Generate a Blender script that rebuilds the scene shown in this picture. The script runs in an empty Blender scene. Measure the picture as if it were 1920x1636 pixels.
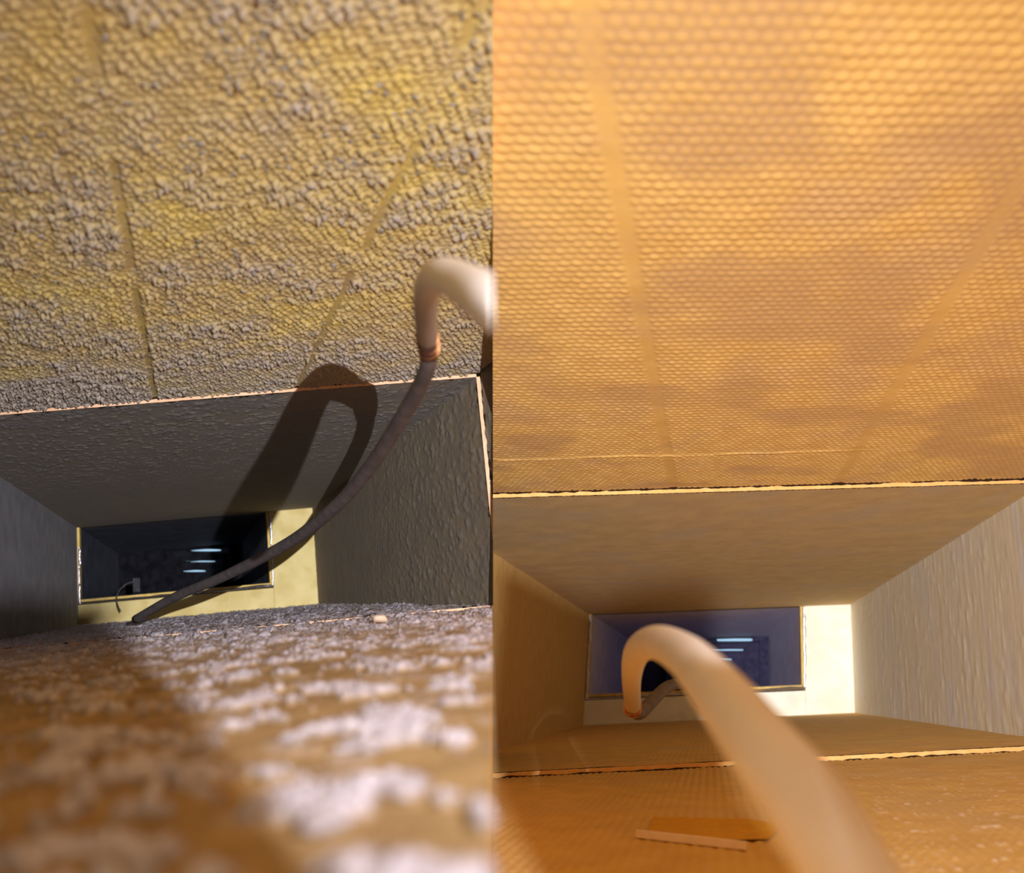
import bpy, bmesh, math, random
import numpy as np
from mathutils import Vector, Matrix

# ------------------------------------------------------------------ camera, world, light, exposure
scn = bpy.context.scene
COL = scn.collection
F = 1400.0                                   # focal length in pixels of the 1920 px wide frame
PITCH = math.radians(16.0)
EYE = np.array([0.0, 0.0, 0.10])
cp, sp = math.cos(PITCH), math.sin(PITCH)

def world(p):
    """level-camera axes (x right, y into the picture, z up the picture) -> world, vectorised"""
    p = np.asarray(p, float)
    x, y, z = p[..., 0], p[..., 1], p[..., 2]
    return np.stack([x, y * cp - z * sp, y * sp + z * cp], -1) + EYE

cam_d = bpy.data.cameras.new('camera')
cam = bpy.data.objects.new('camera', cam_d)
COL.objects.link(cam)
cam.location = EYE
cam.rotation_euler = (math.radians(90) + PITCH, 0, 0)
cam_d.sensor_width = 36
cam_d.lens = 36 * F / 1920
cam_d.clip_start = 0.005
cam_d.dof.use_dof = True
cam_d.dof.focus_distance = 0.95
cam_d.dof.aperture_fstop = 7.0
scn.camera = cam

w = bpy.data.worlds.new('world'); scn.world = w
w.use_nodes = True
w.node_tree.nodes['Background'].inputs[0].default_value = (.9, .7, .45, 1)
w.node_tree.nodes['Background'].inputs[1].default_value = 0.01

LAMP = np.array([0.06, 0.0, 0.057])      # phone torch beside the lens
ld = bpy.data.lights.new('phone_torch', 'SPOT')
ld.energy = 44.0
ld.color = (0.95, 0.95, 1.0)
ld.shadow_soft_size = 0.0007
ld.spot_size = math.radians(150)
ld.spot_blend = 1.0
ld.use_nodes = True
nt = ld.node_tree
em = nt.nodes['Emission']
fo = nt.nodes.new('ShaderNodeLightFalloff')
fo.inputs['Strength'].default_value = 1.0
f2 = nt.nodes.new('ShaderNodeLightFalloff'); f2.inputs['Strength'].default_value = 0.035
ad = nt.nodes.new('ShaderNodeMath'); ad.operation = 'ADD'
nt.links.new(fo.outputs['Constant'], ad.inputs[0]); nt.links.new(f2.outputs['Quadratic'], ad.inputs[1])
nt.links.new(ad.outputs[0], em.inputs['Strength'])
lamp = bpy.data.objects.new('phone_torch', ld)
COL.objects.link(lamp)
lamp.location = world(LAMP)
lamp.rotation_euler = (math.radians(90 + 10), 0, 0)

wd_ = bpy.data.lights.new('warm_fill', 'POINT')   # added unseen fill behind the lens, brightens the near floor and hoses
wd_.energy = .52
wd_.color = (1.0, .86, .60)
wd_.shadow_soft_size = .035
wl = bpy.data.objects.new('warm_fill', wd_)
COL.objects.link(wl)
wl.location = world((-.02, -.08, .035))

scn.view_settings.view_transform = 'Standard'
scn.view_settings.look = 'None'
scn.view_settings.gamma = 1
scn.view_settings.use_curve_mapping = False
scn.view_settings.exposure = 0.0
scn.cycles.max_bounces = 12
scn.cycles.diffuse_bounces = 6

# ------------------------------------------------------------------ helpers
def lin(c):
    return tuple(((v / 255) / 12.92 if v / 255 <= .04045 else ((v / 255 + .055) / 1.055) ** 2.4) for v in c)

def tag(o, label=None, cat=None, group=None, kind=None):
    if label: o['label'] = label
    if cat: o['category'] = cat
    if group: o['group'] = group
    if kind: o['kind'] = kind
    return o

def empty(name, loc=None, label=None, cat=None, group=None, kind=None):
    o = bpy.data.objects.new(name, None)
    COL.objects.link(o)
    if loc is not None: o.location = [float(v) for v in loc]
    o.empty_display_size = .02
    return tag(o, label, cat, group, kind)

def link(name, me, mat, parent=None, smooth=True):
    o = bpy.data.objects.new(name, me)
    COL.objects.link(o)
    if mat is not None: me.materials.append(mat)
    if smooth: me.polygons.foreach_set('use_smooth', np.ones(len(me.polygons), bool))
    if parent is not None:
        o.parent = parent
        me.transform(Matrix.Translation(-parent.location))
    return o

def mesh_from(name, verts, faces):
    me = bpy.data.meshes.new(name)
    me.from_pydata([tuple(map(float, v)) for v in verts], [], faces)
    me.update()
    return me

def grid_mesh(name, P, attrs=None, flip=False):
    """P (rows, cols, 3) -> quad grid"""
    n, m = P.shape[:2]
    me = bpy.data.meshes.new(name)
    idx = np.arange(n * m, dtype=np.int32).reshape(n, m)
    q = np.stack([idx[:-1, :-1], idx[:-1, 1:], idx[1:, 1:], idx[1:, :-1]], -1).reshape(-1, 4)
    if flip: q = q[:, ::-1]
    nf = len(q)
    me.vertices.add(n * m)
    me.vertices.foreach_set('co', P.reshape(-1).astype(np.float32))
    me.loops.add(nf * 4)
    me.loops.foreach_set('vertex_index', np.ascontiguousarray(q.reshape(-1)))
    me.polygons.add(nf)
    me.polygons.foreach_set('loop_start', np.arange(0, nf * 4, 4, dtype=np.int32))
    for k, v in (attrs or {}).items():
        a = me.attributes.new(k, 'FLOAT', 'POINT')
        a.data.foreach_set('value', np.ascontiguousarray(v.reshape(-1).astype(np.float32)))
    me.update(calc_edges=True)
    me.validate()
    return me

def hsh(i, j, s=0):
    v = np.sin(i * 127.1 + j * 311.7 + s * 74.7) * 43758.5453
    return v - np.floor(v)

def vnoise(x, y, s=0):
    i, j = np.floor(x), np.floor(y)
    f, g = x - i, y - j
    f = f * f * (3 - 2 * f); g = g * g * (3 - 2 * g)
    a = hsh(i, j, s) * (1 - f) + hsh(i + 1, j, s) * f
    b = hsh(i, j + 1, s) * (1 - f) + hsh(i + 1, j + 1, s) * f
    return a * (1 - g) + b * g

def fbm(x, y, o=4, s=0):
    t, amp, tot = 0, 1.0, 0
    for k in range(o):
        t = t + amp * vnoise(x + 17.3 * k, y - 9.1 * k, s + k); tot += amp
        x, y, amp = x * 2.03, y * 2.03, amp * .5
    return t / tot

def sstep(a, b, x):
    t = np.clip((x - a) / (b - a), 0, 1)
    return t * t * (3 - 2 * t)

# ------------------------------------------------------------------ materials
def material(name, c1, c2, scale=30, stretch=(1, 1, 1), rough=.85, metal=0.0, bump=0.0, bscale=400, dust=None, fac_lo=.35, fac_hi=.65, spec=.25, c3=None, c3scale=8):
    m = bpy.data.materials.new(name); m.use_nodes = True
    t = m.node_tree; N = t.nodes; L = t.links
    b = N['Principled BSDF']
    b.inputs['Roughness'].default_value = rough
    b.inputs['Metallic'].default_value = metal
    b.inputs['Specular IOR Level'].default_value = spec
    tc = N.new('ShaderNodeTexCoord'); mp = N.new('ShaderNodeMapping'); mp.inputs['Scale'].default_value = stretch
    L.new(tc.outputs['Object'], mp.inputs[0])
    def noise(sc, det=5):
        n = N.new('ShaderNodeTexNoise'); n.inputs['Scale'].default_value = sc; n.inputs['Detail'].default_value = det
        L.new(mp.outputs[0], n.inputs['Vector']); return n
    def ramp(src, lo, hi):
        r = N.new('ShaderNodeMapRange'); r.inputs[1].default_value = lo; r.inputs[2].default_value = hi
        L.new(src, r.inputs[0]); return r.outputs[0]
    def mix(f, a, bb):
        x = N.new('ShaderNodeMix'); x.data_type = 'RGBA'
        for sock, v in ((x.inputs[0], f), (x.inputs[6], a), (x.inputs[7], bb)):
            if isinstance(v, (tuple, float)): sock.default_value = (*v, 1) if isinstance(v, tuple) else v
            else: L.new(v, sock)
        return x.outputs[2]
    col = mix(ramp(noise(scale).outputs[0], fac_lo, fac_hi), lin(c1), lin(c2))
    if c3: col = mix(ramp(noise(c3scale, 3).outputs[0], .5, .68), col, lin(c3))
    if dust:
        at = N.new('ShaderNodeAttribute'); at.attribute_name = 'dust'
        d2 = mix(ramp(noise(220).outputs[0], .3, .7), lin(dust[0]), lin(dust[1]))
        col = mix(at.outputs['Fac'], col, d2)
    L.new(col, b.inputs['Base Color'])
    if bump:
        bp = N.new('ShaderNodeBump'); bp.inputs['Strength'].default_value = bump; bp.inputs['Distance'].default_value = .0012
        L.new(noise(bscale, 6).outputs[0], bp.inputs['Height']); L.new(bp.outputs[0], b.inputs['Normal'])
    return m

M = {
 'ceil_l':  material('dusty_yellow_board', (210, 182, 104), (194, 164, 92), 40, dust=((154, 142, 128), (180, 168, 160)), bump=.3, c3=(220, 192, 92)),
 'far_l':   material('grey_dusty_board', (152, 138, 112), (136, 126, 108), 25, dust=((130, 123, 117), (142, 136, 132)), bump=.25),
 'wall_l':  material('dusty_side_board', (150, 132, 98), (128, 115, 90), 22, dust=((128, 118, 108), (140, 131, 122)), bump=.35, bscale=260),
 'wall_g':  material('grey_side_board', (146, 144, 150), (130, 128, 136), 26, bump=.3, bscale=300),
 'floor_l': material('dirty_floor_board', (190, 160, 112), (160, 132, 92), 60, dust=((192, 184, 196), (228, 222, 234)), bump=.3),
 'ceil_r':  material('cleaned_yellow_board', (244, 200, 116), (234, 188, 104), 30, bump=.1, c3=(226, 184, 120), c3scale=11, dust=((208, 166, 110), (214, 172, 120))),
 'far_r':   material('cleaned_far_board', (214, 186, 132), (202, 174, 126), 24, bump=.12, c3=(202, 180, 144)),
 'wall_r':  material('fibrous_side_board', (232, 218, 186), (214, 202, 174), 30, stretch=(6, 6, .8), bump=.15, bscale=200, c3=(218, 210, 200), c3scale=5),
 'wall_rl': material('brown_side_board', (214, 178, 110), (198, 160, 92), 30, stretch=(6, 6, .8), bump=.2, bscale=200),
 'floor_r': material('cleaned_floor_board', (232, 192, 110), (220, 178, 98), 30, bump=.12, dust=((236, 214, 184), (244, 222, 194)), c3=(220, 184, 116)),
 'edge':    material('raw_insulation_edge', (255, 214, 176), (250, 196, 156), 80, bump=.4),
 'edge_r':  material('raw_insulation_edge_clean', (255, 205, 130), (255, 190, 110), 80, bump=.4),
 'crack':   material('dark_joint', (60, 38, 22), (36, 24, 16), 60),
 'cream_l': material('stained_yellow_panel', (222, 204, 146), (208, 188, 126), 14, c3=(202, 180, 116), c3scale=20, bump=.15),
 'cream_r': material('cream_panel', (250, 247, 232), (242, 236, 212), 12, c3=(236, 232, 214), c3scale=18, bump=.1),
 'foil':    material('crinkled_foil', (206, 206, 214), (150, 148, 160), 300, rough=.28, metal=1, bump=.9, bscale=160),
 'jamb':    material('yellow_lining_edge', (226, 196, 120), (206, 172, 92), 60),
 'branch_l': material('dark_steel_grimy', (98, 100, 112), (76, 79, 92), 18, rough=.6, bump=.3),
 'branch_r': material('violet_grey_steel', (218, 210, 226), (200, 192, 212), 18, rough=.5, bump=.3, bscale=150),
 'steel':   material('louvre_steel', (40, 40, 48), (24, 24, 30), 40, rough=.35, metal=.6),
 'steel_r': material('violet_louvre_steel', (58, 54, 78), (44, 40, 62), 40, rough=.4, metal=.3),
 'tape':    material('dark_brown_tape', (96, 72, 62), (74, 56, 50), 90, rough=.5),
 'hose':    material('pale_rubber_hose', (250, 244, 240), (244, 236, 230), 50, rough=.45, bump=.05, spec=.4, dust=((176, 164, 158), (160, 148, 142))),  # the dust greys here serve the shade painted on the tip
 'shaft':   material('grey_rubber_cable', (108, 98, 96), (88, 82, 82), 90, rough=.6, bump=.15),
 'copper':  material('copper_wire', (236, 170, 120), (200, 130, 84), 200, rough=.3, metal=1),
 'clump':   material('dust_fluff', (196, 188, 194), (170, 160, 164), 200, bump=.6),
 'clump_c': material('ceiling_dust_fluff', (178, 168, 158), (150, 138, 122), 200, bump=.6),
 'flake':   material('pale_flake', (250, 226, 200), (236, 204, 176), 200, bump=.3),
 'sliver':  material('pale_sliver', (255, 240, 220), (248, 228, 204), 100, bump=.2),
 'bare':    material('bare_yellow_fibre', (226, 172, 50), (216, 160, 42), 90, bump=.2),
 'sheet':   material('matt_black', (30, 30, 32), (24, 24, 26), 20, rough=.6),
}
def emissive(name, col, s):
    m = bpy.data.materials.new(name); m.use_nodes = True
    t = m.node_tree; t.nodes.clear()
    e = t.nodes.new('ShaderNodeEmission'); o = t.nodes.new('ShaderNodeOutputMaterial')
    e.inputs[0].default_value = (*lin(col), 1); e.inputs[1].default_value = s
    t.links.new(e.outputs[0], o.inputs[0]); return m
M['glow'] = emissive('louvre_glow', (180, 222, 250), 1.0)  # glare on the louvre put in as glowing bars

# ------------------------------------------------------------------ the two ducts
KP = 36 / 1400                   # the parting plane between the ducts: x = -KP * y
class Duct:
    def __init__(s, side, vp, ry, rz, ux, uy, bc, bf, al, ar, cs, ce, ao, bo, k=1.0):
        s.k = k
        n = lambda v: np.array(v) / np.linalg.norm(v)
        s.side = side
        s.d = n([(vp[0] - 960) / F, 1, (818 - vp[1]) / F]); s.r = n([1, ry, rz]); s.u = n([ux, uy, 1])
        s.bc, s.bf, s.al, s.ar, s.cs, s.ce, s.ao, s.bo = bc, bf, al, ar, cs, ce, ao, bo
    def cam(s, a, b, c):
        a, b, c = np.broadcast_arrays(np.asarray(a, float), np.asarray(b, float), np.asarray(c, float))
        return a[..., None] * s.r + b[..., None] * s.u + c[..., None] * s.d
    def pt(s, a, b, c):
        q = s.cam(a, b, c)
        k = -KP * q[..., 1]
        q[..., 0] = np.minimum(q[..., 0], k - 2e-5) if s.side == 'l' else np.maximum(q[..., 0], k + 2e-5)
        return world(q * s.k)
    def acut(s, b, c):            # a at which the duct meets the parting plane between the two ducts
        n = np.array([1, KP, 0])
        return (-b * (s.u @ n) - c * (s.d @ n)) / (s.r @ n)
    def arange(s, b, c):
        k = s.acut(b, c)
        if s.side == 'l': return np.full_like(c, -s.al), np.clip(k, -s.al + .002, s.ar)
        return np.clip(k, -s.al, s.ar - .002), np.full_like(c, s.ar)
    def px(s, x, y, b=None, c=None, a=None):   # (a, b, c) on a plane of the duct seen at pixel x, y
        ray = np.array([(x - 960) / F, 1, (818 - y) / F])
        A = np.stack([s.r, s.u, s.d], 1)
        k = np.linalg.solve(A, ray)
        t = (b / k[1]) if b is not None else (c / k[2]) if c is not None else a / k[0]
        return k * t

DL = Duct('l', (359.82, 1131.86), .0338, .0825, -.1068, .1572, .2206, .0294, .2881, .3227, .8763, 2.1336, .2025, .0345)
DR = Duct('r', (1331.75, 1297.4), .0624, .0223, .0813, .2667, .1895, .0605, .2972, .3472, .7559, 1.9077, .2213, .0063, 1.5)
STEP = .0045                     # the far section stands proud of the near one by this much
CSTART = -.30

def sheet(name, D, face, c0, c1, nc, na, hf, mat, parent, off=0.0, geo=False, lo=None, hi=None, wedge=False):
    """one board of a duct as a relief; face = ceiling, floor, left or right; hf(s, c) -> (height inwards, dust)"""
    c = (np.geomspace(c0, c1, nc) if geo else np.linspace(c0, c1, nc))
    t = np.linspace(0, 1, na)
    if face in ('ceiling', 'floor'):
        b = (D.bc + off) if face == 'ceiling' else -(D.bf + off)
        l, h = D.arange(b, c)
        if wedge:
            base = D.acut(b, c)
            l2 = base - 1.0 * c - .02 if D.side == 'l' else base
            h2 = base if D.side == 'l' else base + 1.0 * c + .02
            l, h = np.maximum(l, l2), np.minimum(h, h2)
        if lo is not None: l = np.maximum(l, lo)
        if hi is not None: h = np.minimum(h, hi)
        a = l[:, None] + (h - l)[:, None] * t[None]
        C = np.repeat(c[:, None], na, 1)
        hh, du = hf(a, C)
        P = D.pt(a, b - hh if face == 'ceiling' else b + hh, C)
        me = grid_mesh(name, P, {'dust': du}, flip=(face == 'ceiling'))
    else:
        a0 = -(D.al + off) if face == 'left' else D.ar + off
        b = -D.bf - off + (D.bc + D.bf + 2 * off) * t
        B = np.repeat(b[None], nc, 0); C = np.repeat(c[:, None], na, 1)
        hh, du = hf(B, C)
        P = D.pt(a0 + hh if face == 'left' else a0 - hh, B, C)
        me = grid_mesh(name, P, {'dust': du}, flip=(face == 'left'))
    return link(name, me, mat, parent)

def flat(s, c): return np.zeros_like(s), np.zeros_like(s)

def box_abc(D, lo, hi, name, mat, parent, jitter=0, smooth=False):
    """a block between two corners given in duct coordinates"""
    V = [D.pt(*(np.array([lo[0] if i & 1 == 0 else hi[0], lo[1] if i & 2 == 0 else hi[1], lo[2] if i & 4 == 0 else hi[2]]))) for i in range(8)]
    me = mesh_from(name, V, [(0, 1, 3, 2), (4, 6, 7, 5), (0, 4, 5, 1), (2, 3, 7, 6), (0, 2, 6, 4), (1, 5, 7, 3)])
    bm = bmesh.new(); bm.from_mesh(me); bmesh.ops.recalc_face_normals(bm, faces=bm.faces); bm.to_mesh(me); bm.free()
    return link(name, me, mat, parent, smooth)

def strip_mesh(name, D, A, Bm, mat, parent):
    """ribbon between two poly-lines of duct coordinates, ragged edges"""
    P = np.stack([np.stack([D.pt(*p) for p in A]), np.stack([D.pt(*p) for p in Bm])])
    return link(name, grid_mesh(name, P), mat, parent, False)

# ---- reliefs
PA, PC = .0057, .0053
def weave(a, c, wob=.0006):
    wa = a + wob * (vnoise(a * 90, c * 90, 3) - .5) * 2
    wc = c + wob * (vnoise(a * 90, c * 90, 4) - .5) * 2
    row = np.floor(wc / PC)
    ua = wa / PA + .5 * np.mod(row, 2)
    ia = np.floor(ua)
    fu, fv = ua - ia - .5, wc / PC - row - .5
    bump = np.clip(np.cos(np.pi * fu), 0, 1) ** .6 * np.clip(np.cos(np.pi * fv), 0, 1) ** .7
    return bump, hsh(ia, row, 5), row, ia

def strips(a, at, wd=.0034):
    k = np.ones_like(a)
    for p in at: k = np.minimum(k, sstep(wd * .6, wd * 1.3, np.abs(a - p)))
    return k
SL = [DL.px(245, 500, b=DL.bc)[0], DL.px(690, 460, b=DL.bc)[0]]
SR = [DR.px(1165, 400, b=DR.bc)[0], DR.px(1790, 560, b=DR.bc)[0]]

def left_ceiling_relief(a, c):
    bump, rnd, row, ia = weave(a, c, .0009)
    k = strips(a + .0022 * (vnoise(a * 90, c * 130, 8) - .5), SL, .0030)
    k = np.maximum(k, .85 * sstep(.5, .7, fbm(a * 0 + 2, c * 24, 2, 77)))
    heavy = .25 + .6 * sstep(.38, .68, fbm(a * 20, c * 26, 4, 11))
    bl = DL.px(70, 610, b=DL.bc); heavy = np.maximum(heavy, np.exp(-(((a - bl[0]) / .055) ** 2 + ((c - bl[2]) / .05) ** 2)))
    band = sstep(.745, .765, c + .006 * vnoise(a * 40, c * 0, 9)) * sstep(.02, -.10, a)
    heavy = np.clip(np.maximum(heavy, band * .95), 0, 1)
    fine = fbm(a * 420, c * 420, 3, 21)
    blob = sstep(.56, .78, fbm(a * 150, c * 150, 3, 31)) * heavy
    crease = np.exp(-((c - .751 - .006 * (vnoise(a * 30, c * 0, 2) - .5)) / .0016) ** 2)
    rag = .55 + .9 * vnoise(a * 520, c * 520, 23)
    h = .0024 * bump * k * (.55 + .7 * rnd + .5 * heavy * rnd) * rag + heavy * k * .0018 * sstep(.45, .72, fine) * (.2 + rnd) + .0038 * blob * fine * (.35 + .65 * k) + .0012 * crease + .0004 * fine
    crest = sstep(.25, .8, bump * (.5 + .6 * rnd))
    d = .15 + heavy * (.25 + .5 * crest) + .35 * blob + .5 * (fbm(a * 60, c * 60, 3, 41) - .5) + .45 * sstep(.62, .87, c)
    return h, np.clip(d, 0, 1) * (.6 + .4 * k)

def left_far_ceiling_relief(a, c):
    bump, rnd, row, ia = weave(a, c, .0005)
    heavy = sstep(.40, .7, fbm(a * 25, c * 25, 3, 51)) * sstep(1.3, .95, c)
    fine = fbm(a * 300, c * 300, 3, 61)
    pim = sstep(.62, .8, fbm(a * 150, c * 150, 2, 71))
    h = .0005 * bump + .0012 * heavy * fine * (.4 + rnd) + .0012 * pim * sstep(1.9, 1.0, c)
    return h, np.clip(.45 + .5 * heavy + .3 * fine, 0, 1)

def left_wall_relief(b, c):
    fine = fbm(b * 200, c * 200, 3, 81)
    lump = sstep(.5, .8, fbm(b * 150, c * 150, 3, 91))
    return .0012 * fine + .0016 * lump * sstep(1.8, 1.0, c) * (.4 + fine), np.clip(.3 + lump * .6 + .3 * fine, 0, 1)

def left_floor_relief(a, c):
    big = fbm(a * 45 + 3, c * 45, 4, 101)
    n1 = fbm(a * 100, c * 100, 6, 111) + .35 * (fbm(a * 420, c * 420, 3, 115) - .5)
    fl = sstep(.535, .63, n1) * (.25 + .75 * sstep(.42, .58, big))
    fine = fbm(a * 500, c * 500, 3, 121)
    grow = 1
    h = .0016 * big + .0036 * fl * (.35 + fine) + .0006 * fine
    far = sstep(.35, .8, c)
    h = h + far * .004 * sstep(.35, .75, fbm(a * 120, c * 120, 4, 131))
    d = np.clip(fl * (.55 + .6 * fine) * 1.25 + far * .45, 0, 1)
    return h * .8, d

def right_ceiling_relief(a, c):
    bump, rnd, row, ia = weave(a, c, .0007)
    k = strips(a, SR, .0045)
    patch = sstep(.45, .7, fbm(a * 14, c * 20, 3, 141))
    crease = np.exp(-((c - .64 - .006 * (vnoise(a * 40, c * 0, 2) - .5)) / .0016) ** 2) * sstep(.18, .05, a)
    h = .0008 * bump * k * (1 - .45 * patch) * (.75 + .5 * rnd) + .0006 * fbm(a * 40, c * 40, 3, 151) + .0011 * crease
    return h, np.clip(.75 * patch * (1 - .5 * bump) + .35 * (1 - bump) * k, 0, 1)

def right_far_relief(a, c):
    bump, rnd, row, ia = weave(a, c, .0003)
    return .00055 * bump + .0004 * fbm(a * 40, c * 40, 3, 161), np.zeros_like(a)

def right_wall_relief(b, c):
    f = fbm(b * 12, c * 160, 3, 171)
    return .0010 * f + .0008 * sstep(.6, .8, fbm(b * 60, c * 90, 3, 181)), np.zeros_like(b)

def right_floor_relief(a, c):
    bump, rnd, row, ia = weave(a, c, .0003)
    ridge = np.clip(np.cos(2 * np.pi * a / PA), -1, 1) * .5 + .5
    bare = sstep(.45, .62, fbm(a * 18, c * 18, 3, 191))
    spk = sstep(.72, .84, fbm(a * 230, c * 230, 2, 201)) * sstep(.0, .12, a) * sstep(.75, .5, c)
    h = (.0005 * bump + .0004 * ridge) * (1 - .75 * bare) + .0004 * fbm(a * 50, c * 50, 3, 211) + .0006 * spk
    return h, np.clip(.8 * spk + .12 * ridge, 0, 1)

# ---- left duct shell
def duct_face(name, D, lab, mid):
    return empty(name, D.pt(*mid), lab, name.split('_')[0] if 'wall' in name else name.split('.')[0], None, 'structure')

lc = duct_face('ceiling', DL, 'yellow woven duct lining with grey dust clumps in the dusty duct', (0, DL.bc, .5))
sheet('lining_board', DL, 'ceiling', .21, DL.cs - .002, 560, 520, left_ceiling_relief, M['ceil_l'], lc, STEP)
sheet('lining_board', DL, 'ceiling', CSTART, .212, 30, 12, flat, M['ceil_l'], lc, STEP)
sheet('lining_board', DL, 'ceiling', DL.cs, DL.ce, 420, 420, left_far_ceiling_relief, M['far_l'], lc)
lr = duct_face('wall_right', DL, 'dust caked side wall of the dusty duct with an orange joint', (DL.ar, .05, 1.2))
sheet('lining_board', DL, 'right', DL.cs, DL.ce, 300, 130, left_wall_relief, M['wall_l'], lr)
nk = np.array([1, KP, 0]); c_w0 = min(-((DL.ar + STEP) * (DL.r @ nk) + b_ * (DL.u @ nk)) / (DL.d @ nk) for b_ in (DL.bc, -DL.bf))
sheet('lining_board', DL, 'right', min(c_w0 - .002, DL.cs - .02), DL.cs - .003, 24, 130, left_wall_relief, M['wall_l'], lr, STEP)
ll = duct_face('wall_left', DL, 'smooth grey side wall of the dusty duct', (-DL.al, .05, 1.2))
sheet('lining_board', DL, 'left', DL.cs, DL.ce, 60, 24, lambda b, c: (.0006 * fbm(b * 60, c * 60, 3, 5), b * 0), M['wall_g'], ll)
sheet('lining_board', DL, 'left', CSTART, DL.cs - .002, 30, 12, flat, M['wall_g'], ll, STEP)
lf = duct_face('floor', DL, 'brown duct floor strewn with pale dust fluff', (0, -DL.bf, .5))
o = sheet('dust_layer', DL, 'floor', .045, DL.cs - .002, 620, 560, left_floor_relief, M['floor_l'], lf, STEP, geo=True, wedge=True)
o['kind'] = 'stuff'
sheet('lining_board', DL, 'floor', CSTART, DL.cs - .002, 30, 12, flat, M['floor_l'], lf, STEP + .0012)
o = sheet('dust_layer', DL, 'floor', DL.cs, DL.ce, 240, 520, left_floor_relief, M['floor_l'], lf, .003)
o['kind'] = 'stuff'

# ---- right duct shell
rc = duct_face('ceiling', DR, 'cleaned orange yellow woven duct lining overhead', (0, DR.bc, .5))
sheet('lining_board', DR, 'ceiling', .13, DR.cs - .002, 600, 540, right_ceiling_relief, M['ceil_r'], rc, STEP)
sheet('lining_board', DR, 'ceiling', CSTART, .132, 30, 12, flat, M['ceil_r'], rc, STEP)
sheet('lining_board', DR, 'ceiling', DR.cs, DR.ce, 420, 460, right_far_relief, M['far_r'], rc)
rr = duct_face('wall_right', DR, 'pale fibrous side wall of the cleaned duct', (DR.ar, .05, 1.2))
sheet('lining_board', DR, 'right', DR.cs, DR.ce, 300, 60, right_wall_relief, M['wall_r'], rr)
sheet('lining_board', DR, 'right', CSTART, DR.cs - .002, 40, 20, flat, M['wall_r'], rr, STEP)
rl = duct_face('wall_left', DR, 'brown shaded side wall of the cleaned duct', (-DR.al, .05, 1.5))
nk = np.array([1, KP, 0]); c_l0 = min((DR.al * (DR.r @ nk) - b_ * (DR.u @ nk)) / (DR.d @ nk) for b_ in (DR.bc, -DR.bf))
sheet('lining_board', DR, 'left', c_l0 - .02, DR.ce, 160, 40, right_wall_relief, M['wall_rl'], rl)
rf = duct_face('floor', DR, 'cleaned brown duct floor with fine ribs', (0, -DR.bf, .5))
sheet('lining_board', DR, 'floor', .10, DR.cs - .002, 420, 520, right_floor_relief, M['floor_r'], rf, STEP, geo=True)
sheet('lining_board', DR, 'floor', CSTART, .101, 30, 12, flat, M['floor_r'], rf, STEP)
sheet('lining_board', DR, 'floor', DR.cs, DR.ce, 240, 460, right_floor_relief, M['floor_r'], rf)

# ---- joints: the raw edge of the far boards that faces the camera, and the dark crack in front of it
def joint(D, face, parent, edge_mat, n=220, wid=STEP, seed=0):
    s = np.linspace(0, 1, n)
    if face in ('ceiling', 'floor'):
        b0 = D.bc if face == 'ceiling' else -D.bf
        sg = 1 if face == 'ceiling' else -1
        l, h = D.arange(b0, np.array([D.cs]))
        a = l[0] + (h[0] - l[0]) * s
        rag = (fbm(a * 130, a * 0 + seed, 3, seed) - .5) * .0022
        inner = [(x, b0 - sg * .0003 + sg * abs(q) * .5, D.cs - .0006) for x, q in zip(a, rag)]
        outer = [(x, b0 + sg * (wid * .75 + q), D.cs - .0010) for x, q in zip(a, rag)]
        edge = strip_mesh('raw_edge', D, inner, outer, edge_mat, parent)
        c1 = [(x, b0 + sg * (wid * .72 + q), D.cs - .0012) for x, q in zip(a, rag)]
        c2 = [(x, b0 + sg * (wid * .98), D.cs - .0068 - 3 * abs(q)) for x, q in zip(a, rag)]
        strip_mesh('joint_crack', D, c1, c2, M['crack'], parent)
    else:
        a0 = D.ar if face == 'right' else -D.al
        sg = 1 if face == 'right' else -1
        b = -D.bf + (D.bc + D.bf) * s
        rag = (fbm(b * 130, b * 0 + seed, 3, seed) - .5) * .002
        inner = [(a0 - sg * .0003, y, D.cs - .0006) for y in b]
        outer = [(a0 + sg * (wid * .8 + q), y, D.cs - .001) for y, q in zip(b, rag)]
        strip_mesh('raw_edge', D, inner, outer, edge_mat, parent)
        c1 = [(a0 + sg * (wid * .8 + q), y, D.cs - .0012) for y, q in zip(b, rag)]
        c2 = [(a0 + sg * wid * 1.05, y, D.cs - .008 - abs(q)) for y, q in zip(b, rag)]
        strip_mesh('joint_crack', D, c1, c2, M['crack'], parent)
joint(DL, 'ceiling', lc, M['edge'], seed=3)
joint(DL, 'right', lr, M['edge'], seed=5)
joint(DL, 'floor', lf, M['edge'], seed=7)
joint(DR, 'ceiling', rc, M['edge_r'], seed=9)
joint(DR, 'floor', rf, M['edge_r'], seed=11)
joint(DR, 'right', rr, M['edge_r'], seed=13)

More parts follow.
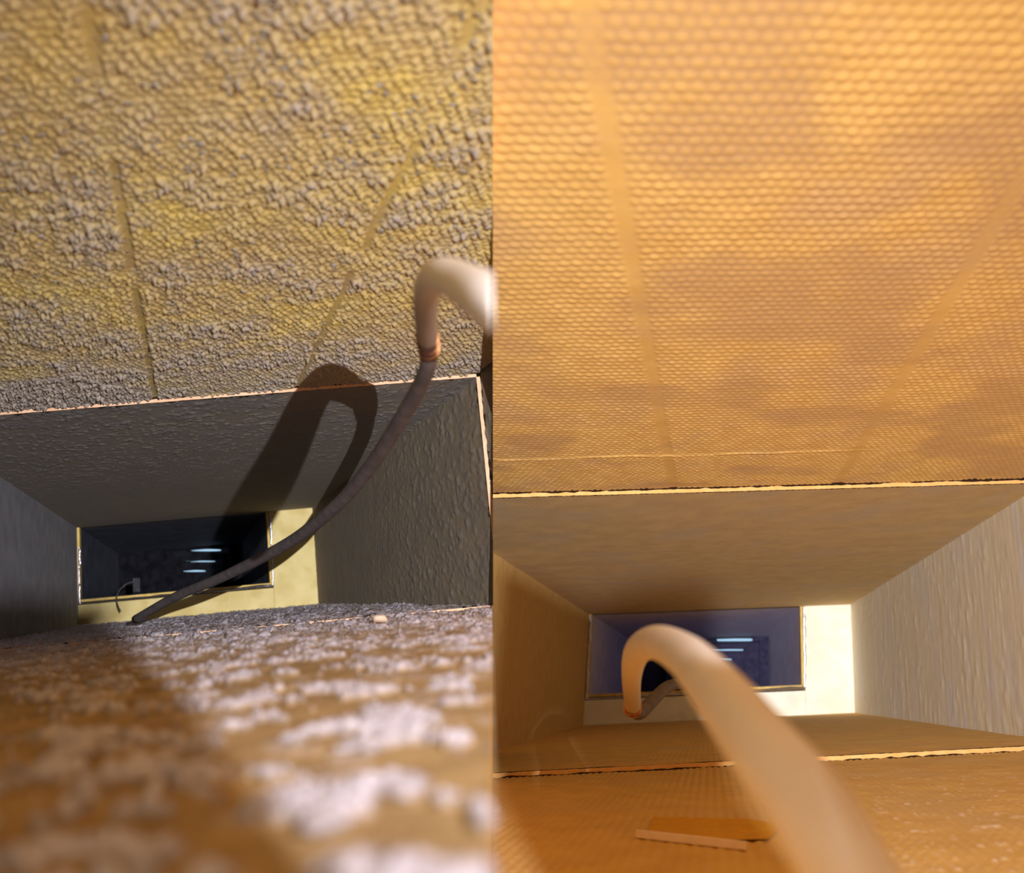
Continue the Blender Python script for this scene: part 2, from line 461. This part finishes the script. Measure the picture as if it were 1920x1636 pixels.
# ---- end wall with the branch opening
def end_wall(D, cream, branch, lab, tilt):
    e = empty('wall_back', D.pt(0, 0, D.ce), lab, 'wall', None, 'structure')
    T = .02
    box_abc(D, (D.ao + .008, -D.bf - .004, D.ce), (D.ar + .004, D.bc + .004, D.ce + T), 'end_panel', cream, e)
    box_abc(D, (-D.al - .004, -D.bf - .004, D.ce + .0015), (D.ao + .0075, D.bo - .012, D.ce + T), 'end_panel', cream, e)
    # lining edge and foil around the opening
    box_abc(D, (D.ao - .001, D.bo - .004, D.ce - .001), (D.ao + .005, D.bc, D.ce + .03), 'opening_edge', M['jamb'], e)
    box_abc(D, (-D.al + .004, D.bo - .005, D.ce - .001), (D.ao + .004, D.bo + .001, D.ce + .03), 'opening_edge', M['jamb'], e)
    def foil(p, q, wv, n=40, seed=1, vert=True):
        s = np.linspace(0, 1, n)
        p, q = np.array(p), np.array(q)
        L = p[None] + (q - p)[None] * s[:, None]
        R = L.copy()
        k = 0 if vert else 1
        R[:, k] += wv * (.6 + .8 * vnoise(s * 14, s * 0, seed))
        mid = (L + R) / 2; mid[:, 2] -= .002 + .003 * vnoise(s * 22, s * 0, seed + 2)
        P = np.stack([np.stack([D.pt(*x) for x in K]) for K in (L, mid, R)])
        link('foil_strip', grid_mesh('foil_strip', P), M['foil'], e, False)
    foil((D.ao + .004, D.bo - .006, D.ce - .001), (D.ao + .006, D.bc - .001, D.ce - .001), .0055, seed=3)
    foil((-D.al, D.bo - .011, D.ce - .001), (D.ao + .008, D.bo - .009, D.ce - .001), .006, n=90, seed=5, vert=False)
    foil((-D.al + .001, D.bo - .008, D.ce - .001), (-D.al + .003, D.bc - (.05 if D is DL else .004), D.ce - .001), .0055, seed=7)
    box_abc(D, (-D.al, D.bo - .01, D.ce - .0006), (-D.al + .0065, D.bc, D.ce + .03), 'opening_edge', M['jamb'], e)
    # the branch duct beyond
    CB = D.ce + (1.15 if D is DL else 1.05)
    br = empty('branch_duct', D.pt(0, .1, D.ce + .3), ('dark grimy' if D is DL else 'violet grey steel') + ' branch duct seen through the end opening', 'duct', None, 'structure')
    def quad(name, a0, b0, a1, b1, mat, nb=2):
        P = np.stack([np.stack([D.pt(a0, b0, c), D.pt(a1, b1, c)]) for c in np.linspace(D.ce + .015, CB, 30)])
        return link(name, grid_mesh(name, P), mat, br)
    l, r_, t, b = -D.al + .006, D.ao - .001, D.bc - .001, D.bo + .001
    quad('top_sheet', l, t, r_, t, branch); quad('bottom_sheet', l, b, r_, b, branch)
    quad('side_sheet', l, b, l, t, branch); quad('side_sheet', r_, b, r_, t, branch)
    # register at the far end
    rg = empty('louvre_register', D.pt(.05, .05, CB), ('black louvre with thin glowing bars deep in the dusty duct' if D is DL else
        'steel louvre with glowing bars deep in the cleaned duct'), 'vent')
    ST = M['steel'] if D is DL else M['steel_r']
    def frame(a0, b0, a1, b1, wd, c, dep, mat, name):
        for lo, hi in (((a0, b1 - wd, c), (a1, b1, c + dep)), ((a1 - wd, b0, c), (a1, b1 - wd, c + dep)), ((a0, b0, c), (a0 + wd, b1 - wd, c + dep))):
            box_abc(D, lo, hi, name, mat, rg)
    def q(x, y, c):
        k = D.px(x, y, c=c); return k
    if D is DL: pxs = dict(o=(300, 1023, 432), i=(330, 1040, 418), bars=[(357, 1031, 415, .0075), (348, 1052, 404, .004), (343, 1070, 386, .006)])
    else:       pxs = dict(o=(1250, 1202, 1428), i=(1290, 1215, 1400), bars=[(1344, 1199, 1411, .0085), (1334, 1218, 1394, .0045), (1333, 1236, 1372, .0045)])
    x0, y0, x1 = pxs['o']
    A, B_ = q(x0, y0, CB - .06), q(x1, y0, CB - .06)
    frame(l, b, r_, t, .004, CB - .002, .02, ST, 'outer_frame')
    frame(A[0], b, B_[0], (A[1] + B_[1]) / 2, .006, CB - .06, .05, ST, 'inner_frame')
    x0, y0, x1 = pxs['i']
    A, B_ = q(x0, y0, CB - .03), q(x1, y0, CB - .03)
    frame(A[0], b, B_[0], (A[1] + B_[1]) / 2, .005, CB - .03, .02, ST, 'inner_frame')
    box_abc(D, (l, b, CB), (r_, t, CB + .01), 'back_plate', ST, rg)
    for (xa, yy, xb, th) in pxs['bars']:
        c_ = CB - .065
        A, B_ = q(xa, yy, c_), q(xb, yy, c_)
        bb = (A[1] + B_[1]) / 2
        # a tilted louvre blade above each glowing bar
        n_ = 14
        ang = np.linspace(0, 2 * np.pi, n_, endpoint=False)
        pw = .75 if D is DL else .3          # rounded bars in the old louvre, square ones in the other
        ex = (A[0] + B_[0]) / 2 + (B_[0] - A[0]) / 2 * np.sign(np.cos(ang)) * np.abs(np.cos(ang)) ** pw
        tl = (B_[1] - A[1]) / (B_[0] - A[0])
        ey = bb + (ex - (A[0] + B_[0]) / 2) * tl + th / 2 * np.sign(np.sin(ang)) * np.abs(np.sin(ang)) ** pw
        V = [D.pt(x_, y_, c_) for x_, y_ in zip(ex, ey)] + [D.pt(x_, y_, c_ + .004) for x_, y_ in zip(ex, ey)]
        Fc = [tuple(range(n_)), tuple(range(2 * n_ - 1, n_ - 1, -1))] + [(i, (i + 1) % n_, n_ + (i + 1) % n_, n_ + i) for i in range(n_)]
        link('glow_bar', mesh_from('glow_bar', V, Fc), M['glow'], rg, False)
        box_abc(D, (A[0] - .012, bb + th / 2, c_ - .004), (B_[0] + .012, bb + th / 2 + .003, c_ + .03), 'louvre_blade', ST, rg)
    return e
end_wall(DL, M['cream_l'], M['branch_l'], 'stained yellow end panels around the opening of the dusty duct', 0)
end_wall(DR, M['cream_r'], M['branch_r'], 'clean cream end panels around the opening of the cleaned duct', 0)

# ---- added parting sheet, blocks light leaks between the ducts: starts well ahead of the lens, and closes the slits where the two linings meet
def parting():
    e = empty('wall_center', world((-.02, 1.1, 0)), 'added thin parting sheet between the two ducts', 'wall', None, 'structure')
    def q(y, z): return world((-KP * y, y, z))
    def zat(D, b, y):          # z of the board with offset b where it crosses the parting plane at depth y
        A = np.array([[D.r[0], D.d[0]], [D.r[1], D.d[1]]]); rhs = -b * D.u[:2] + np.array([-KP * y, y])
        rhs = -b * D.u[:2] + np.array([-KP * y / D.k, y / D.k])
        a, c = np.linalg.solve(A, rhs)
        return (a * D.r[2] + b * D.u[2] + c * D.d[2]) * D.k
    ys = np.linspace(.97, 1.35, 8)
    link('parting_sheet', grid_mesh('parting_sheet', np.stack([np.stack([q(y, -.5 * y), q(y, .6)]) for y in ys])), M['sheet'], e)
    ys = np.linspace(-.23, .98, 60)
    for fb, nm in (('c', 'closing_strip'), ('f', 'closing_strip')):
        zl = [zat(DL, DL.bc + STEP if fb == 'c' else -DL.bf - STEP, y) for y in ys]
        zr = [zat(DR, DR.bc + STEP if fb == 'c' else -DR.bf - STEP, y) for y in ys]
        s = .004 if fb == 'c' else -.004
        P = np.stack([np.stack([q(y, min(a, b_) if fb == 'c' else max(a, b_)), q(y, (max(a, b_) if fb == 'c' else min(a, b_)) + s)]) for y, a, b_ in zip(ys, zl, zr)])
        link(nm, grid_mesh(nm, P), M['ceil_r'], e)
    # added unseen board behind the camera, closes both ducts and bounces light back
    me = mesh_from('bounce_board', [world(v) for v in ((-.9, -.24, -.3), (.9, -.24, -.3), (.9, -.24, .5), (-.9, -.24, .5))], [(0, 1, 2, 3)])
    link('bounce_board', me, M['ceil_r'], e)
parting()

# ------------------------------------------------------------------ hoses
def bez(pts, n=14):
    """Catmull-Rom through rows (any dimension)"""
    P = np.array(pts, float); P = np.vstack([2 * P[0] - P[1], P, 2 * P[-1] - P[-2]])
    out = []
    for i in range(1, len(P) - 2):
        for t in np.linspace(0, 1, n, endpoint=False):
            a, b, c, d = P[i - 1:i + 3]
            out.append(.5 * (2 * b + (c - a) * t + (2 * a - 5 * b + 4 * c - d) * t * t + (3 * b - a - 3 * c + d) * t ** 3))
    out.append(P[-2]); return np.array(out)

def tube(name, path, rad, mat, parent, sides=20, clip=None, tip_shade=None):
    path = np.asarray(path); n = len(path)
    rad = np.broadcast_to(rad, (n,))
    T = np.gradient(path, axis=0); T /= np.linalg.norm(T, axis=1)[:, None]
    up = np.array([0, 0, 1.0]) if abs(T[0][2]) < .9 else np.array([1.0, 0, 0])
    N = np.cross(T[0], up); N /= np.linalg.norm(N)
    V, Fc = [], []
    for i in range(n):
        N = N - T[i] * (N @ T[i]); N /= np.linalg.norm(N); B = np.cross(T[i], N)
        for k in range(sides):
            t = 2 * math.pi * k / sides
            V.append(path[i] + rad[i] * (math.cos(t) * N + math.sin(t) * B))
    for i in range(n - 1):
        for k in range(sides):
            Fc.append((i * sides + k, i * sides + (k + 1) % sides, (i + 1) * sides + (k + 1) % sides, (i + 1) * sides + k))
    Fc.append(tuple(range(sides))[::-1]); Fc.append(tuple((n - 1) * sides + k for k in range(sides)))
    me = mesh_from(name, V, Fc)
    if tip_shade is not None:
        at_ = me.attributes.new('dust', 'FLOAT', 'POINT')  # dust channel reused to carry the painted tip shade
        at_.data.foreach_set('value', np.repeat(tip_shade, sides).astype(np.float32))
    bm = bmesh.new(); bm.from_mesh(me)
    if clip is not None:
        g = bmesh.ops.bisect_plane(bm, geom=bm.verts[:] + bm.edges[:] + bm.faces[:], plane_co=clip[0], plane_no=clip[1], clear_outer=True)
        bmesh.ops.holes_fill(bm, edges=[e for e in bm.edges if e.is_boundary])
    bmesh.ops.recalc_face_normals(bm, faces=bm.faces)
    bm.to_mesh(me); bm.free()
    return link(name, me, mat, parent)

def at(x, y, dep):               # point on the sight line of a pixel of the photograph, at a depth in metres
    return np.array([(x - 960) / F * dep, dep, (818 - y) / F * dep])
def pathpx(rows, n=14):          # rows: x, y, depth, radius
    R = bez([(*at(x, y, dp), rd) for x, y, dp, rd in rows], n)
    return world(R[:, :3]), R[:, 3]

h1 = empty('rubber_hose', world(at(803, 640, .40)), 'pale hose bent over and wired onto a grey cable in the dusty duct', 'hose')
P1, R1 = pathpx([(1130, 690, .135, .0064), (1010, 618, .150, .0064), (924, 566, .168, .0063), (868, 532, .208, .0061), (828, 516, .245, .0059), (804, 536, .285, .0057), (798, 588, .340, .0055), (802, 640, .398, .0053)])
tube('hose_sleeve', P1, R1, M['hose'], h1, 28, tip_shade=sstep(.52, .85, np.linspace(0, 1, len(P1))), clip=(Vector(EYE), Vector(world((1, KP, 0)) - EYE)))  # greyer towards the tip: shade painted into the colour
P2, R2 = pathpx([(801, 625, .385, .0046), (804, 655, .405, .0047), (801, 690, .425, .0049), (781, 735, .462, .0051), (740, 805, .530, .0056), (690, 880, .62, .0060), (628, 950, .72, .0064), (540, 1018, .85, .0067), (420, 1080, 1.0, .0069), (330, 1118, 1.12, .0070), (255, 1160, 1.24, .0070)])
tube('cable', P2, R2, M['shaft'], h1, 18)
def coil(c0, c1, rad, turns, name, parent, th=.0007):
    ax = c1 - c0; L = np.linalg.norm(ax); ax = ax / L
    n = np.cross(ax, [1, 0, 0]); n /= np.linalg.norm(n); b = np.cross(ax, n)
    s = np.linspace(0, 1, int(turns * 26))
    t = s * turns * 2 * math.pi
    tilt = .0012 * np.cos(t)
    pts = c0 + ax * (L * s + tilt)[:, None] + rad * (np.cos(t)[:, None] * n + np.sin(t)[:, None] * b)
    return tube(name, pts, th, M['copper'], parent, 8)
coil(world(at(800, 626, .388)), world(at(804, 655, .406)), .0059, 3.2, 'wire_wrap', h1, .00032)
Pb = np.linspace(world(at(800, 622, .383)), world(at(804, 664, .412)), 6)
tube('tape_band', Pb, .00555, M['tape'], h1, 18)

h2 = empty('rubber_hose', world(at(1280, 1300, .3)), 'pale hose looping forward from below in the cleaned duct', 'hose')
P3, R3 = pathpx([(1760, 1900, .115, .0080), (1618, 1680, .132, .0080), (1515, 1507, .145, .0080), (1432, 1404, .164, .0079), (1350, 1300, .205, .0079), (1284, 1228, .27, .0078), (1226, 1204, .35, .0077), (1193, 1225, .45, .0077), (1184, 1270, .58, .0076), (1186, 1322, .70, .0075)])
tube('hose_sleeve', P3, R3, M['hose'], h2, 28, tip_shade=.7 * sstep(.8, 1, np.linspace(0, 1, len(P3))))  # painted shade on this tip too, milder
P4, R4 = pathpx([(1186, 1318, .70, .0062), (1190, 1334, .73, .0064), (1203, 1334, .76, .0066), (1228, 1308, .82, .0068), (1256, 1285, .92, .0068), (1285, 1285, 1.05, .0066), (1310, 1318, 1.16, .0066)])
tube('cable', P4, R4, M['shaft'], h2, 18)
coil(world(at(1186, 1318, .695)), world(at(1186, 1330, .715)), .0079, 2.4, 'wire_wrap', h2)

# ------------------------------------------------------------------ small things
def lump(name, center, size, mat, seed, parent=None, flatten=.6, rough=.5):
    rng = random.Random(seed)
    bm = bmesh.new(); bmesh.ops.create_icosphere(bm, subdivisions=2, radius=1)
    for v in bm.verts:
        k = 1 + rough * (rng.random() - .5)
        v.co = Vector((v.co.x * k * size, v.co.y * k * size * .8, v.co.z * k * size * flatten)) + Vector(center)
    me = bpy.data.meshes.new(name); bm.to_mesh(me); bm.free()
    return link(name, me, mat, parent)

# white flake on the floor joint
k = DL.px(712, 1160, b=-DL.bf + .003)
o = lump('debris_flake', DL.pt(*k), .0055, M['flake'], 4, rough=.8)
tag(o, 'small white flake lying on the orange floor joint of the dusty duct', 'debris')
# pale sliver on the right floor and the bare gouge behind it
def floor_px(D, x, y, up=0.0): return D.px(x, y, b=-D.bf - STEP + .0012 + up)
s0, s1 = floor_px(DR, 1192, 1568), floor_px(DR, 1400, 1592)
def bar(name, D, p, q, wd, ht, mat):
    n = 12; s = np.linspace(0, 1, n)
    V, Fc = [], []
    p, q = np.array(p), np.array(q)
    for i, t in enumerate(s):
        m = p + (q - p) * t; wv = wd * (.55 + .45 * math.sin(math.pi * min(1, .25 + t * .7)))
        for da, db in ((-1, 0), (1, 0), (.8, 1), (-.8, 1)):
            V.append(D.pt(m[0], m[1] + db * ht, m[2] + da * wv))
    for i in range(n - 1):
        for k2 in range(4):
            Fc.append((i * 4 + k2, i * 4 + (k2 + 1) % 4, i * 4 + 4 + (k2 + 1) % 4, i * 4 + 4 + k2))
    Fc += [(0, 1, 2, 3), tuple((n - 1) * 4 + k2 for k2 in (3, 2, 1, 0))]
    me = mesh_from(name, V, Fc)
    bm = bmesh.new(); bm.from_mesh(me); bmesh.ops.recalc_face_normals(bm, faces=bm.faces); bm.to_mesh(me); bm.free()
    return link(name, me, mat, None, False)
o = bar('sliver', DR, s0, s1, .0020, .0030, M['sliver'])
tag(o, 'pale thin sliver lying on the cleaned floor beside the hose', 'debris')
G = [floor_px(DR, x, y, .0006) for x, y in ((1225, 1530), (1300, 1532), (1400, 1534), (1470, 1545), (1440, 1572), (1330, 1575), (1215, 1558))]
me = mesh_from('bare_patch', [DR.pt(*g) for g in G], [tuple(range(len(G)))[::-1]])
link('bare_patch', me, M['bare'], rf, False)
# bracket and wire at the branch opening of the dusty duct
bk = empty('wire_bracket', DL.pt(*DL.px(257, 1098, c=DL.ce + .05)), 'small grey metal bracket with a looped wire on the opening sill of the dusty duct', 'bracket')
A, B_ = DL.px(250, 1110, c=DL.ce + .05), DL.px(262, 1083, c=DL.ce + .05)
box_abc(DL, (A[0], A[1], A[2]), (B_[0], B_[1], A[2] + .006), 'bracket_plate', M['foil'], bk)
wp = [world(at(x, y, dp)) for x, y, dp in ((252, 1090, 2.0), (238, 1094, 1.97), (226, 1104, 1.94), (219, 1116, 1.9), (220, 1132, 1.86), (226, 1146, 1.82))]
tube('wire', bez(wp, 8), .0016, M['shaft'], bk, 8)
# loose fluff clumps: far too many to count, one joined mesh per board
def clumps(name, D, centers, sizes, mat, parent, seed, flat_=.7):
    bm = bmesh.new(); bmesh.ops.create_icosphere(bm, subdivisions=1, radius=1)
    bv = np.array([v.co[:] for v in bm.verts]); bf = [[v.index for v in f.verts] for f in bm.faces]; bm.free()
    rs = np.random.RandomState(seed); n = len(centers); m = len(bv)
    V = np.empty((n, m, 3))
    for i in range(n):
        r_ = .45 + 1.1 * rs.rand(m, 1) ** 1.5
        sc = np.array([rs.uniform(.7, 1.5), rs.uniform(.7, 1.5), flat_])
        t = rs.uniform(0, 6.28); R = np.array([[math.cos(t), -math.sin(t), 0], [math.sin(t), math.cos(t), 0], [0, 0, 1]])
        V[i] = centers[i] + (bv * r_ * sc) @ R.T * sizes[i]
    Fi = (np.array(bf)[None] + (np.arange(n) * m)[:, None, None]).reshape(-1, 3)
    me = bpy.data.meshes.new(name)
    me.from_pydata(V.reshape(-1, 3).tolist(), [], Fi.tolist()); me.update()
    o = link(name, me, mat, parent); o['kind'] = 'stuff'; return o
def scatter(D, b, n, reg, size, seed, keep):
    rs = np.random.RandomState(seed); C, S_ = [], []
    while len(C) < n:
        x, y = rs.uniform(reg[0], reg[2]), rs.uniform(reg[1], reg[3])
        k = D.px(x, y, b=b)
        if not keep(k[0], k[2]): continue
        C.append(D.pt(*k)); S_.append(size(rs, k[2]))
    return np.array(C), np.array(S_)
def fl_keep(a, c):
    A_, C_ = np.array([[a]]), np.array([[c]])
    return c < 2.1 and left_floor_relief(A_, C_)[1][0, 0] > .35
C_, S_ = scatter(DL, -DL.bf - STEP + .0022, 2600, (-40, 1170, 915, 1640), lambda rs, c: rs.uniform(.0005, .0014) * (1 + .6 * (rs.rand() < .12)), 3, fl_keep)
clumps('dust_clumps', DL, C_, S_, M['clump'], lf, 4)
def ce_keep(a, c):
    return c < .87 and fbm(np.array(a * 22.), np.array(c * 28.), 4, 11) > .47
C_, S_ = scatter(DL, DL.bc + STEP - .0022, 700, (-40, -20, 900, 760), lambda rs, c: rs.uniform(.0006, .0017), 5, ce_keep)
clumps('dust_clumps', DL, C_, S_, M['clump_c'], lc, 6, .5)

# added plates near the torch, out of view, cut to cast shade in each duct
def plate(corners, name, lab):
    V = [world(c) for c in corners]
    nrm = np.cross(V[1] - V[0], V[2] - V[0]); nrm = nrm / np.linalg.norm(nrm) * .0008
    V = V + [v + nrm for v in V]
    me = mesh_from(name, V, [(3, 2, 1, 0), (4, 5, 6, 7), (0, 1, 5, 4), (1, 2, 6, 5), (2, 3, 7, 6), (3, 0, 4, 7)])
    o = link(name, me, M['sheet'], None, False); return tag(o, lab, 'light_block', None, 'structure')

def shade(pts, name, lab, s_=.03):
    d = []
    for D, x, y, kind in pts:
        if kind == 'D':
            d.append(np.array([(x - 960) / F, 1, (818 - y) / F])); continue
        kw = {'C': dict(b=D.bc), 'F': dict(b=-D.bf), 'L': dict(a=-D.al), 'E': dict(c=D.ce), 'R': dict(a=D.ar)}[kind] if isinstance(kind, str) else None
        P = D.cam(*D.px(x, y, **kw)) * D.k
        v = P - LAMP
        d.append(v / v[1])
    V = [world(LAMP + v * s_) for v in d]
    n = len(V); V2 = [world(LAMP + v * (s_ + .0008)) for v in d]
    Fc = [tuple(range(n)), tuple(range(2 * n - 1, n - 1, -1))] + [(i, (i + 1) % n, n + (i + 1) % n, n + i) for i in range(n)]
    me = mesh_from(name, V + V2, Fc)
    bm = bmesh.new(); bm.from_mesh(me); bmesh.ops.recalc_face_normals(bm, faces=bm.faces); bmesh.ops.triangulate(bm, faces=[f for f in bm.faces if len(f.verts) > 4]); bm.to_mesh(me); bm.free()
    o = link(name, me, M['sheet'], None, False); return tag(o, lab, 'light_block', None, 'structure')
shade([(DL, 222, 1118, 'E'), (DL, 232, 1188, 'F'), (DL, 330, 1270, 'F'), (DL, 450, 1400, 'F'), (DL, 560, 1530, 'F'), (DL, 660, 1660, 'F'),
       (DL, 300, 1800, 'F'), (DL, -400, 1600, 'F'), (DL, -500, 1250, 'L'), (DL, -300, 1118, 'L'), (DL, 40, 1118, 'L')], 'light_block_1', 'added black plate, out of view, shading the lower left of the dusty duct', .025)
shade([(DR, 940, 1060, 'L'), (DR, 1100, 1135, 'C'), (DR, 1200, 1105, 'C'), (DR, 1300, 1092, 'C'), (DR, 1342, 1108, 'C'), (DR, 1350, 1145, 'C'), (DR, 1350, 1290, 'E'),
       (DR, 1340, 1335, 'E'), (DR, 1400, 1500, 'F'), (DR, 1300, 1900, 'D'), (DR, 1300, 2800, 'D'), (DR, 941, 2800, 'D'),
       (DR, 941, 1640, 'D'), (DR, 970, 1600, 'D'), (DR, 1001, 1500, 'D'), (DR, 1012, 1425, 'D'), (DR, 1020, 1398, 'D'), (DR, 1008, 1386, 'D'), (DR, 988, 1400, 'D'), (DR, 972, 1425, 'D'), (DR, 952, 1490, 'D'), (DR, 930, 1570, 'D'), (DR, 940, 1640, 'D'), (DR, 940, 2800, 'D'), (DR, 780, 2800, 'D'), (DR, 820, 1700, 'D')], 'light_block_2', 'added black plate, out of view, shading the left of the cleaned duct', .03)
